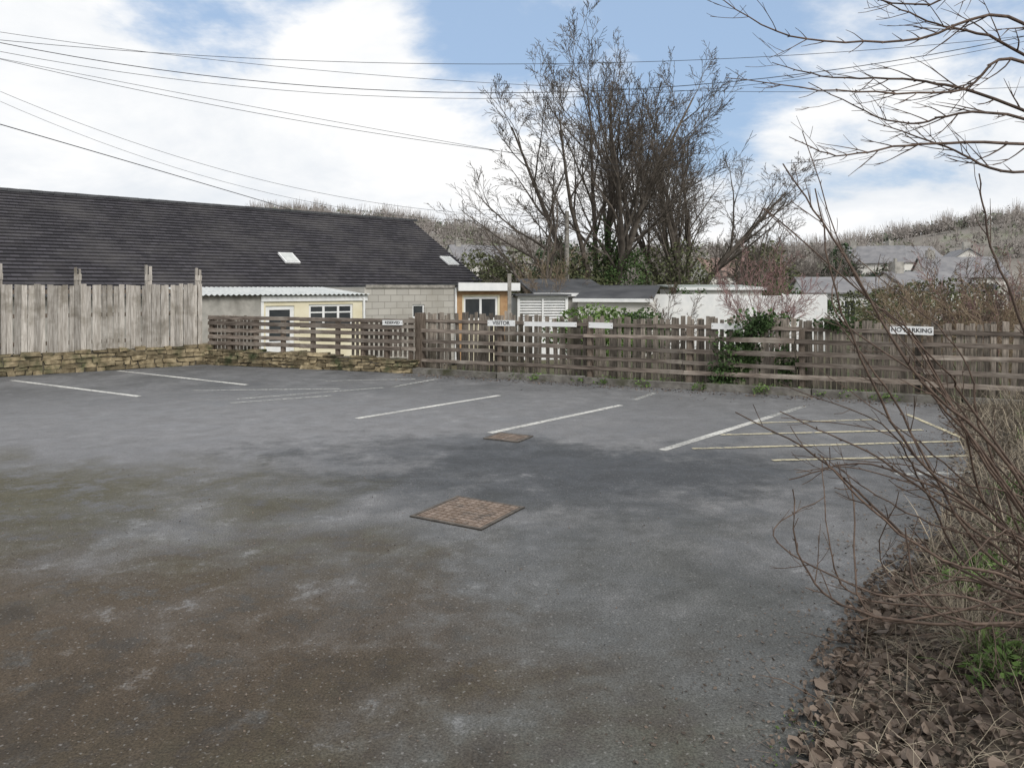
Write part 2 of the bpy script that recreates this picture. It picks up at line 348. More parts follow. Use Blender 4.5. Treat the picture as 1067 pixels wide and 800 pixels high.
def sign(name,org,ang,s,z,w,h,text,y=-.0,ts=.1):
    ox=org[0]+math.cos(ang)*s-math.sin(ang)*y; oy=org[1]+math.sin(ang)*s+math.cos(ang)*y
    e=empty(name,(ox,oy,z),ang); e.rotation_euler[1]=random.gauss(0,.012); mb=MB(); mb.box(-w/2,w/2,-.006,.004,-h/2,h/2,0,.0)
    for sx in(-1,1): mb.box(sx*(w/2-.02)-.005,sx*(w/2-.02)+.005,-.009,-.0062,-.005,.005,1)
    if y>.1:
        for sx in(-.3,.3): mb.box(sx*w-.02,sx*w+.02,.0045,.16,-.012,.012,2)
    mb.obj('plate',[m_white,m_black,m_post],e)
    if text:
        c=bpy.data.curves.new('lettering','FONT'); c.body=text; c.size=ts; c.align_x='CENTER'; c.align_y='CENTER'; c.extrude=.0008; c.offset=.0015
        c.materials.append(m_black); t=bpy.data.objects.new('lettering',c); scene.collection.objects.link(t); t.parent=e
        t.location=(0,-.0085,0); t.rotation_euler=(math.pi/2,0,0)
O2=(-1.97,14.8); LL=9.358
sign('parking_sign',(-6.8,16.5),A2,.904*5.12,1.0,.45,.10,'RESERVED',.07,.075)
sign('visitor_sign',O2,A3,.198*LL,1.03,.58,.11,'VISITOR',.21,.10)
sign('blank_sign',O2,A3,.305*LL,1.03,1.05,.085,'',.21)
sign('parking_sign',O2,A3,.41*LL,1.03,.45,.10,'',.21)
sign('parking_sign',O2,A3,.645*LL,1.06,.5,.10,'',.21)
sign('no_parking_sign',O2,A3,.935*LL,1.06,.58,.125,'NO PARKING',.21,.09)
# ---------------------------------------------------------------- big slate roofed hall
AH=math.radians(42.8)
def hall():
    e=empty('slate_roofed_hall',(-.97,41.8,-1),AH); L=46; mb=MB()
    mb.box(-L,-.3,.4,15.6,0,2.45)
    v=[(-.3,.4,2.45),(-.3,15.6,2.45),(-.3,8,6.75),(-.5,.4,2.45),(-.5,15.6,2.45),(-.5,8,6.75)]
    mb.add(v,[(0,1,2),(3,5,4)]); mb.obj('walls',m_render,e)
    mb=MB(); n=30
    for side in(0,1):
        for i in range(n):
            q0=8*i/n; q1=8*(i+1)/n+.05; z0=2.5+4.5*i/n; z1=2.5+4.5*(i+1)/n+.02
            if side: q0=16-q0;q1=16-q1
            v=[(-L,q0,z0),(0,q0,z0),(0,q1,z1-.03),(-L,q1,z1-.03)]
            v+= [(a,b,c+.040) for a,b,c in v[:2]]+[(a,b,c+.012) for a,b,c in v[2:]]
            mb.add(v,[(4,5,6,7),(0,1,5,4),(1,2,6,5),(3,0,4,7)])
    mb.obj('roof',m_slate,e)
    mb=MB(); x=-L
    while x<0: mb.box(x+.005,x+.445,7.87,8.13,6.97,7.10,0,.004); x+=.45
    mb.obj('ridge_tiles',m_blackroof,e)
    mb=MB()
    for s,q in((-10.96,2.77),(-.9,2.98)):
        z=2.5+4.5*q/8; T=Matrix.Translation((s,q,z+.06))@Matrix.Rotation(math.atan2(4.5,8),4,'X')
        mb.box(-.38,.38,-.5,.5,0,.09,0,0,T); mb.box(-.3,.3,-.42,.42,.093,.11,1,0,T)
    mb.obj('skylights',[m_white,m_corr],e)
    mb=MB(); mb.box(-L,0,-.16,-.02,2.38,2.48); mb.obj('gutter',m_blackroof,e)
hall()
def wallseg(mb,x0,x1,z0,z1,ops,mi=0,y0=0,y1=.2):
    xs=x0
    for a,b,c,d in sorted(ops):
        if a>xs: mb.box(xs,a,y0,y1,z0,z1,mi)
        if c>z0: mb.box(a,b,y0,y1,z0,c,mi)
        if d<z1: mb.box(a,b,y0,y1,d,z1,mi)
        xs=b
    if xs<x1: mb.box(xs,x1,y0,y1,z0,z1,mi)
def window(mb,a,b,c,d,nm=2,fr=.06,y=.04,tr=None):
    mb.box(a,b,y,y+.06,c,c+fr,0); mb.box(a,b,y,y+.06,d-fr,d,0)
    mb.box(a,a+fr,y+.002,y+.058,c+fr,d-fr,0); mb.box(b-fr,b,y+.002,y+.058,c+fr,d-fr,0)
    for i in range(1,nm):
        x=a+(b-a)*i/nm; mb.box(x-fr/2,x+fr/2,y+.002,y+.058,c+fr,d-fr,0)
    if tr: mb.box(a+fr,b-fr,y+.004,y+.056,tr-.02,tr+.02,0)
    mb.box(a+fr*.5,b-fr*.5,y+.025,y+.035,c+fr*.5,d-fr*.5,1)
def extension():
    e=empty('low_garden_building',(-8.4,21,-.9),math.atan2(6,8.3))
    mb=MB(); wallseg(mb,-.6,1.31,0,2.35,[],0); mb.box(-.6,-.4,.2,4,0,2.35,0); mb.obj('grey_wall',m_render,e)
    mb=MB(); wallseg(mb,1.31,4.58,0,2.34,[(1.45,2.31,0.05,2.07),(2.76,4.19,1.35,2.1)]); mb.obj('cream_wall',m_cream,e)
    mb=MB(); wallseg(mb,4.58,7.98,0,2.62,[(6.3,6.75,1.6,2.05)]); mb.box(4.58,4.78,.2,4,2.0,2.62); mb.obj('block_wall',m_block,e)
    mb=MB(); wallseg(mb,7.98,10.24,0,2.6,[(8.3,9.75,1.45,2.3)]); mb.obj('pale_wall',m_cream,e)
    mb=MB(); mb.box(9.82,10.2,-.03,-.002,0,2.48); mb.box(8.0,8.22,-.03,-.002,0,2.48); mb.box(8.22,9.82,-.03,-.002,2.36,2.48); mb.obj('timber_trim',m_orange,e)
    mb=MB(); window(mb,1.45,2.31,.05,2.07,1,.12,tr=1.0); mb.box(1.57,2.19,.06,.09,.17,.98); window(mb,2.76,4.19,1.35,2.1,3,.07,tr=1.85); window(mb,6.3,6.75,1.6,2.05,1,.05); window(mb,8.3,9.75,1.45,2.3,2,.09)
    mb.obj('windows_and_door',[m_white,m_glass],e)
    mb=MB(); mb.box(1.31,4.66,-.06,-.002,2.2,2.36); mb.box(4.62,7.96,-.05,-.003,2.60,2.70,1); mb.box(7.9,10.5,-.32,-.27,2.5,2.78)
    for a in (1.31,4.50): mb.box(a,a+.08,-.03,-.002,0,2.2)
    mb.obj('fascia',[m_white,m_conc],e)
    mb=MB(); nxs=180; xs=np.linspace(-.7,4.68,nxs); zc=.022*np.sin(xs*2*math.pi/.15)
    v=np.concatenate([np.stack([xs,0*xs-.2,2.40+zc],1),np.stack([xs,0*xs+3.5,2.62+zc],1)]); i=np.arange(nxs-1)
    mb.add(v,np.stack([i,i+1,i+1+nxs,i+nxs],1),0,True); mb.obj('corrugated_roof',m_corr,e)
    mb=MB(); mb.box(4.6,7.95,.2,6,2.55,2.66); mb.box(7.9,10.5,-.27,6,2.68,2.76); mb.obj('flat_roof',m_blackroof,e)
    mb=MB(); mb.box(4.5,4.56,-.1,-.04,0,2.3); mb.box(7.9,7.96,-.1,-.04,0,2.6); mb.obj('downpipes',m_white,e)
extension()
e=empty('garden_shed',(0.2,27.4,-.95),math.radians(8))
mb=MB(); wallseg(mb,0,1.9,0,2.35,[(.1,1.8,1.5,2.25)]); mb.box(0,1.9,.2,2.4,0,2.3)
for i in range(7):
    T=Matrix.Translation((0,.06,1.55+i*.1))@Matrix.Rotation(.6,4,'X'); mb.box(.1,1.8,-.05,.05,-.006,.006,0,0,T)
mb.box(.92,.98,.0,.1,1.5,2.25); mb.obj('louvred_walls',m_white,e)
mb=MB(); mb.box(-.1,2.0,-.15,2.5,2.352,2.42); mb.obj('roof',m_blackroof,e)
def shed(name,loc,rot,w,d,h0,h1,mw,mr,win=True):
    e=empty(name,loc,rot); mb=MB()
    wallseg(mb,0,w,0,h0,[(w*.15,w*.4,h0*.45,h0*.8),(w*.6,w*.85,h0*.45,h0*.8)] if win else []); mb.box(0,w,.2,d,0,h0-.01); mb.obj('walls',mw,e)
    mb=MB(); v=[(-.15,-.2,h0+.005),(w+.15,-.2,h0+.005),(w+.15,d+.1,h1),(-.15,d+.1,h1)]; v+=[(a,b,c+.07) for a,b,c in v]
    mb.add(v,[(3,2,1,0),(4,5,6,7),(0,1,5,4),(1,2,6,5),(2,3,7,6),(3,0,4,7)]); mb.obj('roof',mr,e)
    mb=MB(); mb.box(-.16,w+.16,-.235,-.203,h0-.05,h0+.085); mb.obj('fascia',m_white,e)
    if win:
        mb=MB(); window(mb,w*.15,w*.4,h0*.45,h0*.8); window(mb,w*.6,w*.85,h0*.45,h0*.8); mb.obj('windows',[m_white,m_glass],e)
shed('outbuilding',(1.0,31,-.95),math.radians(12),3.2,3,2.35,3.0,m_render,m_blackroof)
shed('outbuilding',(2.6,29.5,-.95),math.radians(-16),2.8,3,2.15,2.7,m_house,m_blackroof)
shed('outbuilding',(8.0,36,-.95),math.radians(5),4.2,3,2.6,2.75,m_house,m_palegreen)
mb=MB(); x=0
while x<8.5: mb.box(x+.01,x+1.79,0,.05,0,2.35+random.gauss(0,.04)); mb.box(x-.05,x+.008,-.03,.08,0,2.42); x+=1.8
mb.obj('white_garden_fence',m_white,None,(4.2,32,-.95),math.radians(-6))
def house(loc,rot,w,d,he,hr,mw=m_house,mr=m_hroof,name='house',chim=True):
    e=empty(name,loc,rot); mb=MB()
    ops=[(w*.12,w*.3,he*.45,he*.8),(w*.42,w*.56,0.02,he*.78),(w*.7,w*.88,he*.45,he*.8)]
    wallseg(mb,0,w,0,he,ops); mb.box(0,w,.2,d,0,he-.01)
    for x in(0,w):
        s=.01 if x==0 else -.01
        mb.add([(x+s,0,he-.01),(x+s,d,he-.01),(x+s,d/2,hr-.05)],[(0,1,2)])
    mb.obj('walls',mw,e); mb=MB()
    for s in(0,1):
        y0=-.3 if s==0 else d+.3; z0=he-.3*(hr-he)/(d/2)
        v=[(-.2,y0,z0),(w+.2,y0,z0),(w+.2,d/2,hr),(-.2,d/2,hr)]; v+=[(a,b,c+.1) for a,b,c in v]
        mb.add(v,[(3,2,1,0),(4,5,6,7),(0,1,5,4),(1,2,6,5),(2,3,7,6),(3,0,4,7)])
    mb.obj('roof',mr,e); mb=MB()
    for a in ops: window(mb,*a,fr=.08)
    for y in (d*.2,d*.62):
        mb.box(-.03,-.003,y,y+d*.2,he*.45,he*.8,0); mb.box(-.045,-.031,y+.1,y+d*.2-.1,he*.45+.1,he*.8-.1,1)
    mb.obj('windows',[m_white,m_glass],e)
    if chim:
        mb=MB(); mb.box(w*.1,w*.1+.8,d/2-.4,d/2+.4,he,hr+.9); mb.box(w*.1+.2,w*.1+.4,d/2-.1,d/2+.1,hr+.9,hr+1.2); mb.obj('chimney',m_render,e)
house((61,92,-1),math.radians(72),9,8,4.8,7.6)
house((47,84,-1),math.radians(-12),8,7,4.0,6.2)
house((50,112,-1),math.radians(-25),8,7,6.5,9)
house((62,120,-1),math.radians(10),9,7,7,9.6)
house((20.5,52,-1),math.radians(-8),6,5,2.4,3.4,m_white,m_hroof,'bungalow',False)
house((28,105,-1),math.radians(15),8,7,4.5,7,m_house,M('red_tile',(.19,.13,.11),(.26,.18,.155),1,.9,.1))
house((-8,110,-1),math.radians(25),9,7,6.5,9.2,m_house,m_hroof)
house((32,60,-1),math.radians(10),7,6,2.6,4.0,m_house,m_hroof)
# ---------------------------------------------------------------- hills
cx=np.array([-700,-300,-150,-110,-80,-52,-25,10,60,103,142,180,206,260,400,800]); cz=np.array([8,14,21,26,29,28,22,15,12,13,18,24,28,30,22,10.])
def crest(x): return np.interp(x,cx,cz)
def hillz(x,y):
    t=np.clip((y-150)/150,0,1); s=t*t*(3-2*t); back=np.clip(1-(y-300)/400,0,1)
    return -1.2+(crest(x*300/np.maximum(y,200))+1)*s*back+1.2*np.sin(x*.07+y*.03)*s
xs=np.linspace(-600,700,160); ys=np.linspace(150,700,60); X,Y=np.meshgrid(xs,ys); Z=hillz(X,Y)
mb=MB(); I=np.arange(159)[None]+np.arange(59)[:,None]*160
mb.add(np.stack([X,Y,Z],-1).reshape(-1,3),np.stack([I,I+1,I+161,I+160],-1).reshape(-1,4),0,True); mb.obj('hills',m_hill)
mb=MB()
for k in range(2400):
    x=random.uniform(-140,320); y=random.uniform(195,315) if k%3 else random.uniform(285,315)
    if math.sin(x*.05+1)+math.sin(y*.09+x*.02)>1.1 and y<285: continue
    z=float(hillz(x,y)); H=random.uniform(3.0,7.5); c=random.random(); mi=0 if c<.78 else (1 if c<.94 else 2)
    leaves(mb,blob(40,(x,y,z+H*.42),(H*.55,H*.3,H*.5),.45,6,.15),1.05,mi,0,.5)
    if mi==0:
        m=16; th=rng.uniform(-1,1,m); b=np.stack([x+th*H*.15,np.full(m,y),np.full(m,z+H*.3)],1); tp=np.stack([x+th*H*.6,y+rng.normal(0,.5,m),z+H*(1.25-.4*th**2)*rng.uniform(.85,1.05,m)],1)
        sd=np.array([.07,0,0]); mb.add(np.stack([b-sd,b+sd,tp+sd*.4,tp-sd*.4],1).reshape(-1,3),np.arange(4*m).reshape(-1,4),0)
mb.obj('hillside_woodland',[m_wood1,m_wood2,m_wood3])
# ---------------------------------------------------------------- tree growth
def grow(mb,p,d,L,r,lev,maxlev,P):
    n=P['seg'][lev]; pts=[p]; dd=d.copy(); q=p.copy()
    for i in range(n):
        dd=dd+rng.normal(0,P['wig'],3)+np.array([0,0,P['up'][lev]]); dd/=np.linalg.norm(dd); q=q+dd*L/n; pts.append(q)
    tt=np.linspace(0,1,n+1); rad=np.maximum(P['rmin'],r*(1-tt*P['tap']))
    mb.tube(pts,rad,6 if lev==0 else (4 if lev==1 else 3))
    if lev==maxlev: return
    pts=np.array(pts); k=P['kids'][lev]; k=int(k*random.uniform(.8,1.25)+.5)
    for j in range(k):
        t=P['from'][lev]+(1-P['from'][lev])*(j+random.random())/k; t=min(t,.999); i=int(t*n); fr=t*n-i
        pos=pts[i]*(1-fr)+pts[i+1]*fr; ax=pts[i+1]-pts[i]; ax/=np.linalg.norm(ax)
        s=rng.normal(size=3); s-=ax*(s@ax); s/=np.linalg.norm(s); an=P['ang'][lev]*random.uniform(.6,1.35)
        nd_=ax*math.cos(an)+s*math.sin(an)
        Lc=L*P['lr'][lev]*random.uniform(.65,1.2)*(1.15-.6*t)
        grow(mb,pos,nd_,Lc,max(P['rmin'],r*(1-t*P['tap'])*P['rr']),lev+1,maxlev,P)
PT=dict(seg=[7,6,5,4,2],wig=.08,up=[.03,.05,.05,.03,0],rmin=.0098,tap=.82,kids=[8.5,6.5,5,4.2],ang=[.55,.62,.65,.65],lr=[.56,.53,.55,.5],rr=.55,**{'from':[.2,.2,.2,.15]})
def bigtree(base,H,stems,spread,P=PT,maxlev=4,r=(.16,.24)):
    mb=MB(); base=np.array(base,float)
    mb.tube([base+[0,0,-.3],base+[0,0,.5],base+[0,0,1.2]],[.55,.42,.36],8)
    for i in range(stems):
        a=2*math.pi*i/stems+random.random()*.6; t=spread*(random.uniform(.75,1.1) if i%3 else random.uniform(.1,.35))
        d=np.array([math.cos(a)*t,math.sin(a)*t,1]); d/=np.linalg.norm(d)
        grow(mb,base+np.array([math.cos(a)*.2,math.sin(a)*.2,.8]),d,H*random.uniform(.90,1)*(1.0 if t<spread*.5 else .92),random.uniform(*r),0,maxlev,P)
    return mb
mb=bigtree((4.7,38,-1),12.4,9,.47); mb.obj('large_bare_tree',m_bark)
mb=bigtree((9.6,42,-1),10.6,8,.58); mb.obj('large_bare_tree',m_bark)
PS=dict(seg=[5,4,4,3,2],wig=.13,up=[.05,.05,.04,.02,0],rmin=.009,tap=.8,kids=[7,6,5,4],ang=[.6,.65,.7,.7],lr=[.5,.5,.5,.5],rr=.5,**{'from':[.2,.2,.15,.15]})
mb=bigtree((1.6,35,-1),6.6,4,.35,PS,3,(.08,.12)); mb.obj('small_bare_tree',m_bark)
mb=bigtree((14.5,46,-1),6.4,5,.5,PS,3,(.08,.12)); mb.obj('small_bare_tree',m_bark)
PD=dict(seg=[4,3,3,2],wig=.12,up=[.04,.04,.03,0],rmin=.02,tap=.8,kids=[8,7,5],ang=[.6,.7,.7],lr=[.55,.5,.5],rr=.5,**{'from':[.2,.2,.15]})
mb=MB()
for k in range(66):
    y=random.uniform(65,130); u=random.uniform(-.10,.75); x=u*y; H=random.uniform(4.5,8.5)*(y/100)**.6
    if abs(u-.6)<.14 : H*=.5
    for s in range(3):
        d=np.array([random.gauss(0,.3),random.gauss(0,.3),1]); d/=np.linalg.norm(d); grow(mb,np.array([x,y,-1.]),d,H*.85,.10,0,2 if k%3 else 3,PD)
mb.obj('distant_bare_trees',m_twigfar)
def bush(name,c,r,n,size,mat,lump=.4):
    mb=MB(); leaves(mb,blob(n,c,r,lump),size,0)
    for i in range(6):
        d=np.array([random.gauss(0,.4)*r[0],random.gauss(0,.4)*r[1],r[2]*.7]); mb.tube([np.array([c[0],c[1],c[2]-r[2]]),np.array(c)-[0,0,r[2]*.3]+d*.3,np.array(c)+d],[.04,.03,.01],4,1)
    mb.obj(name,[mat,m_bark])
bush('ivy_thicket',(3.2,36.5,.8),(2.5,1.6,2.4),8000,.15,m_olive,.55)
bush('ivy_thicket',(5.2,37,1.5),(1.3,1.2,3.6),7000,.14,m_ivy,.7)
bush('ivy_thicket',(8.8,40,1.0),(2.4,1.6,2.8),8000,.15,m_olive,.5)
bush('ivy_thicket',(.6,40,.9),(2.4,1.6,2.3),6000,.15,m_olive,.5)
bush('laurel_bush',(2.2,20.2,.42),(1.35,.9,.78),5000,.10,m_green)
bush('laurel_bush',(3.4,20.6,.35),(1.0,.8,.80),3500,.09,m_ivy)
bush('laurel_bush',(7.9,33.5,.2),(1.2,.9,1.5),2500,.12,m_ivy)
bush('evergreen_tree',(32,74,1.6),(2.2,2.2,3.8),4000,.35,m_dark,.5)
bush('evergreen_tree',(40,80,1.2),(3.6,2.5,2.6),4000,.35,m_dark,.5)
bush('evergreen_tree',(22,66,1.6),(2.8,2.2,3.6),4000,.32,m_olive,.5)
bush('evergreen_tree',(-1.5,75,1.8),(3.6,2.5,4.2),5000,.35,m_olive,.5)
bush('evergreen_tree',(4.5,70,1.8),(3.2,2.5,4.0),5000,.33,m_dark,.5)
bush('evergreen_tree',(-14,95,3.4),(4,2.5,5.0),4000,.4,m_olive,.5)
bush('garden_hedge',(16.5,30,.2),(3.5,1.0,1.2),5000,.12,m_olive,.4)
bush('garden_hedge',(20.5,26,.2),(3.5,1.0,1.3),5000,.12,m_olive,.4)
bush('garden_hedge',(25,45,.5),(6,1.4,1.6),6000,.2,m_olive,.4)
bush('garden_hedge',(14,38,.4),(3,1.2,1.6),5000,.15,m_ivy,.45)
mb=MB()
for c,r,n in [((3.92,12.42,.62),(.55,.12,.55),1900),((4.15,12.3,1.1),(.5,.14,.24),800),((3.5,12.55,.25),(.4,.1,.25),600),((5.2,11.85,1.1),(.4,.12,.14),350),((4.5,12.15,.4),(.3,.1,.35),400)]:
    leaves(mb,blob(n,c,r,.6,7,.1),.07)
mb.obj('ivy_clump',m_ivy)
PSH=dict(seg=[5,4,3,2],wig=.12,up=[.06,.05,.03,0],rmin=.005,tap=.8,kids=[8,6,4],ang=[.5,.6,.7],lr=[.5,.5,.5],rr=.6,**{'from':[.15,.15,.15]})
def twigshrub(name,c,H,stems,mat,spread=.5,ml=3):
    mb=MB()
    for i in range(stems):
        d=np.array([random.gauss(0,spread),random.gauss(0,spread),1]); d/=np.linalg.norm(d)
        grow(mb,np.array(c,float)+rng.normal(0,.12,3)*[1,1,0],d,H*random.uniform(.7,1.1),.02,0,ml,PSH)
    mb.obj(name,mat)
twigshrub('red_twig_shrub',(8.6,25,-.95),3.4,10,m_pink,.35)
twigshrub('bare_garden_shrub',(11,20,-.95),2.7,8,m_tan)
twigshrub('bare_garden_shrub',(13.2,22,-.95),3.2,8,m_shrub)
twigshrub('bare_garden_shrub',(11.5,17,-.95),2.9,8,m_tan)
twigshrub('bare_garden_shrub',(15.5,24,-.95),3.4,8,m_pink)
twigshrub('bare_garden_shrub',(10.2,14.5,-.9),2.5,8,m_tan)
twigshrub('bare_garden_shrub',(5.3,24,-.95),2.3,6,m_shrub)
twigshrub('bare_garden_shrub',(2.2,33,-.95),4.2,8,m_tan)
mb=MB(); mb.tube([(2.65,36,-1),(2.65,36,2.5),(2.65,36,5.4)],[.13,.12,.10],10); mb.box(2.45,2.85,35.96,36.04,5.1,5.18)
mb.obj('utility_pole',m_conc)
mb=MB(); mb.box(-.045,.045,-.045,.045,0,3.0,0,.003); mb.box(-.055,.055,-.055,.055,3.0,3.04); mb.obj('concrete_post',m_conc,None,(-.07,20.5,-.95),.2)
# ---------------------------------------------------------------- cables
cab=MB()
def wire(P,xa,xb,r=.018):
    P=np.array(P); cz_=np.polyfit(P[:,0],P[:,2],2); cy=np.polyfit(P[:,0],P[:,1],1)
    x=np.linspace(xa,xb,40); cab.tube(np.stack([x,np.polyval(cy,x),np.polyval(cz_,x)],1),np.full(40,r),4)
wire([(-20.6,30,11.67),(-5.2,30,10.75),(20.6,30,11.83)],-34,34,.011)
wire([(-20.6,30,11.56),(-9,30,9.9),(.4,30,9.55)],-34,30,.015)
wire([(-20.6,30.5,11.3),(-10.2,30.5,9.85),(.4,30.5,9.45)],-34,30,.010)
wire([(-20.6,30,10.9),(-9,30,8.5),(.3,30,7.1)],-34,5,.010)
wire([(-20.6,31,11.1),(-10.6,31,9.2),(0,31,7.3)],-34,5,.009)
wire([(-20.6,29,11.75),(-9,29,10.3),(.4,29,9.6)],-34,30,.009)
wire([(-20.6,30,9.6),(-12.9,32,6.9),(2.6,36,5.2)],-34,2.6,.008)
wire([(-20.6,30,9.2),(-12.9,32,6.4),(2.6,36,5.0)],-34,2.6,.007)
wire([(-19.2,28,7.83),(-15.5,35,6.9),(-12.4,42.1,6.1)],-26,-12.4,.018)
wire([(2.7,36,5.2),(12,30,6.5),(24,24,9.5)],2.7,30,.006)
cab.obj('overhead_cables',m_cable)
# ---------------------------------------------------------------- right bank
E=np.array([(.5,-1.0),(.65,.5),(.80,2.0),(.98,2.64),(1.45,3.38),(1.82,3.9),(2.79,5.07),(4.4,7.3),(5.6,9.6),(6.3,10.8)])
def edge(y): return np.interp(y,E[:,1],E[:,0])
def bankz(x,y):
    s=np.clip((x-edge(y))/2.4,0,1); return -.012+.40*s*s*(3-2*s)*np.clip((11.2-y)/3,.15,1)+.03*np.clip(s*12,0,1)+.014*np.sin(x*9+y*4)*np.clip(s*6,0,1)+.012*np.sin(y*13-x*5)*np.clip(s*6,0,1)
ys=np.linspace(-1,10.8,170); js=np.linspace(-.05,1,70); Y,J=np.meshgrid(ys,js); wob=.07*np.sin(Y*7)+.05*np.sin(Y*17+1)+.03*np.sin(Y*41)
X=edge(Y)+J*5.5+wob*(1-J); Z=bankz(X,Y)+rng.normal(0,.006,X.shape)*(J>.02)
mb=MB(); I=np.arange(169)[None]+np.arange(69)[:,None]*170
mb.add(np.stack([X,Y,Z],-1).reshape(-1,3),np.stack([I,I+170,I+171,I+1],-1).reshape(-1,4),0,True); mb.obj('leafy_bank',m_bank)
def bankpts(n,y0,y1,w,pw=1.0,off=-.12):
    y=rng.uniform(y0,y1,n); x=edge(y)+off+rng.uniform(0,1,n)**pw*w; return np.stack([x,y,np.maximum(bankz(x,y),0)+.005],1)
mb=MB(); P=bankpts(9000,1.5,5,2.2,1.1,-.10); P[:,2]+=rng.uniform(0,.015,len(P)); curled(mb,P,.026,0,.5,.7)
P=bankpts(2400,1.5,4.5,1.6,1.1,-.02); P[:,2]+=rng.uniform(0,.02,len(P)); curled(mb,P,.055,0,.5,.7)
P=bankpts(4000,4,10.5,2.5); leaves(mb,P,.04,0,.6,.6); mb.obj('leaf_litter',m_dead)
mb=MB(); blades(mb,bankpts(4600,2.4,5.5,2.2,.7,.10),.20,.0016,1.5); blades(mb,bankpts(6000,4.2,10.6,2.6,.8,.05),.34,.0033,1.0)
P=bankpts(1800,1.6,4.2,1.4,1,.04); blades(mb,P,.12,.0014,2.6)
for k in range(14):
    c=bankpts(1,2.8,5.0,1.3,1,.40)[0]; p=c+rng.normal(0,.06,(130,3))*[1,1,0]; blades(mb,p,.26,.0016,1.2)
mb.obj('dry_grass',m_straw)
mb=MB()
P=bankpts(320,2.0,6,2.0,1,.0)
for p in P:
    a=random.uniform(0,6.28); l=random.uniform(.08,.3); d=np.array([math.cos(a),math.sin(a),random.uniform(-.05,.35)])
    mb.tube([p,p+d*l*.5+[0,0,.01],p+d*l+rng.normal(0,.02,3)],[.003,.0025,.001],4)
mb.obj('fallen_twigs',m_shrub)
mb=MB()
for c in [(2.0,3.05),(2.12,3.2),(2.45,4.0),(2.75,4.3),(3.3,4.9),(3.9,5.8),(5.4,7.6),(6.3,9.0)]:
    z=float(bankz(np.array(c[0]),np.array(c[1]))); r=random.uniform(.08,.16)
    leaves(mb,blob(90,(c[0],c[1],z+.05),(r,r,.07)),.045,0,.2,.4)
    p=np.array([[c[0],c[1],z]])+rng.normal(0,.07,(80,3))*[1,1,0]; blades(mb,p,.16,.003,.8)
P=bankpts(160,1.9,3.0,.3,1,-.12); P[:,2]=.008; leaves(mb,P,.015,0,.4)
mb.obj('green_weeds',m_green)
def along(n,s0,s1,y0,y1,z=.0):
    s=rng.uniform(s0,s1,n); y=rng.uniform(y0,y1,n); ca,sa=math.cos(A3),math.sin(A3)
    return np.stack([O2[0]+ca*s-sa*y,O2[1]+sa*s+ca*y,np.full(n,z)],1)
mb=MB()
for k in range(38):
    s=random.uniform(2.0,8.5); c=along(1,s,s+.01,-.12,.2,.07)[0]; r=random.uniform(.05,.22)
    leaves(mb,blob(60,c,(r,.08,r*.45)),.04,0,.2)
blades(mb,along(700,.5,12,.16,.4,.0),.18,.004,.6)
mb.obj('verge_weeds',m_green)
mb=MB(); leaves(mb,along(2000,0,14,-.45,-.02,.008),.035,0,.85,.7); leaves(mb,along(1500,0,14,.16,.40,.02),.05,0,.8,.7)
P=along(450,0,14,-1.3,-.4,.008); leaves(mb,P,.025,0,.9,.7); mb.obj('fallen_leaves',m_dead)
mb=MB(); n=2600; y=rng.uniform(1.8,7,n); x=rng.uniform(-.72,.5,n)*y; P=np.stack([x,y,np.full(n,.005)],1)
k=rng.uniform(0,1,n)<np.where(x<-.3,1,.3); leaves(mb,P[k],.012,0,.85,.6)
P=bankpts(1500,1.8,9,.7,.6,-.7); P[:,2]=.006; leaves(mb,P,.018,0,.85,.6)
P=bankpts(120,2,5,.6,1,-.4); P[:,2]=.006; blades(mb,P,.10,.0015,6)
mb.obj('scattered_debris',m_dead)
# ---------------------------------------------------------------- foreground shrub
def spline(C,n):
    C=np.array(C,float); C=np.vstack([2*C[0]-C[1],C,2*C[-1]-C[-2]]); out=[]
    m=len(C)-3; t=np.linspace(0,m-1e-6,n)
    for a in t:
        i=int(a); f=a-i; p0,p1,p2,p3=C[i:i+4]
        out.append(.5*((2*p1)+(-p0+p2)*f+(2*p0-5*p1+4*p2-p3)*f*f+(-p0+3*p1-3*p2+p3)*f**3))
    return np.array(out)
def stem(mb,C,r0,r1,twig=.14,dens=.11,lev=0,budp=.5,inpl=.5):
    P=spline(C,26); P[1:-1]+=rng.normal(0,.003,(24,3)); mb.tube(P,np.linspace(r0,r1,26),6)
    seg=np.linalg.norm(np.diff(P,axis=0),axis=1); L=seg.sum(); n=int(L/dens); side=1
    for j in range(n):
        t=.15+.83*(j+random.random()*.7)/n; i=min(24,int(t*25)); ax=P[i+1]-P[i]; ax/=np.linalg.norm(ax)
        s=np.cross(ax,rng.normal(size=3)*inpl+[0,1,0]); s/=np.linalg.norm(s); side=-side
        an=random.uniform(.4,.8); d=ax*math.cos(an)+s*side*math.sin(an); rr=r0+(r1-r0)*t
        if random.random()<budp:
            mb.tube([P[i],P[i]+d*.008,P[i]+d*.018],[rr*.8,rr*.9,rr*.2],5); continue
        l=twig*random.uniform(.3,1.6)*(1.1-.5*t); q=[P[i]]; dd=d
        for m_ in range(5): dd=dd+rng.normal(0,.06,3)+ax*.10+np.array([0,0,.02]); dd/=np.linalg.norm(dd); q.append(q[-1]+dd*l/5)
        mb.tube(q,np.linspace(rr*.6,max(.001,r1*.6),6),4)
        if lev==0 and l>.14:
            for z in range(2):
                k=random.randint(1,4); d3=dd+rng.normal(0,.4,3); d3/=np.linalg.norm(d3)
                mb.tube([q[k],q[k]+d3*l*.2,q[k]+d3*l*.4+[0,0,.01]],[rr*.4,.0013,.001],4)
base=lambda:(2.75+random.gauss(0,.12),3.35+random.gauss(0,.15),.2)
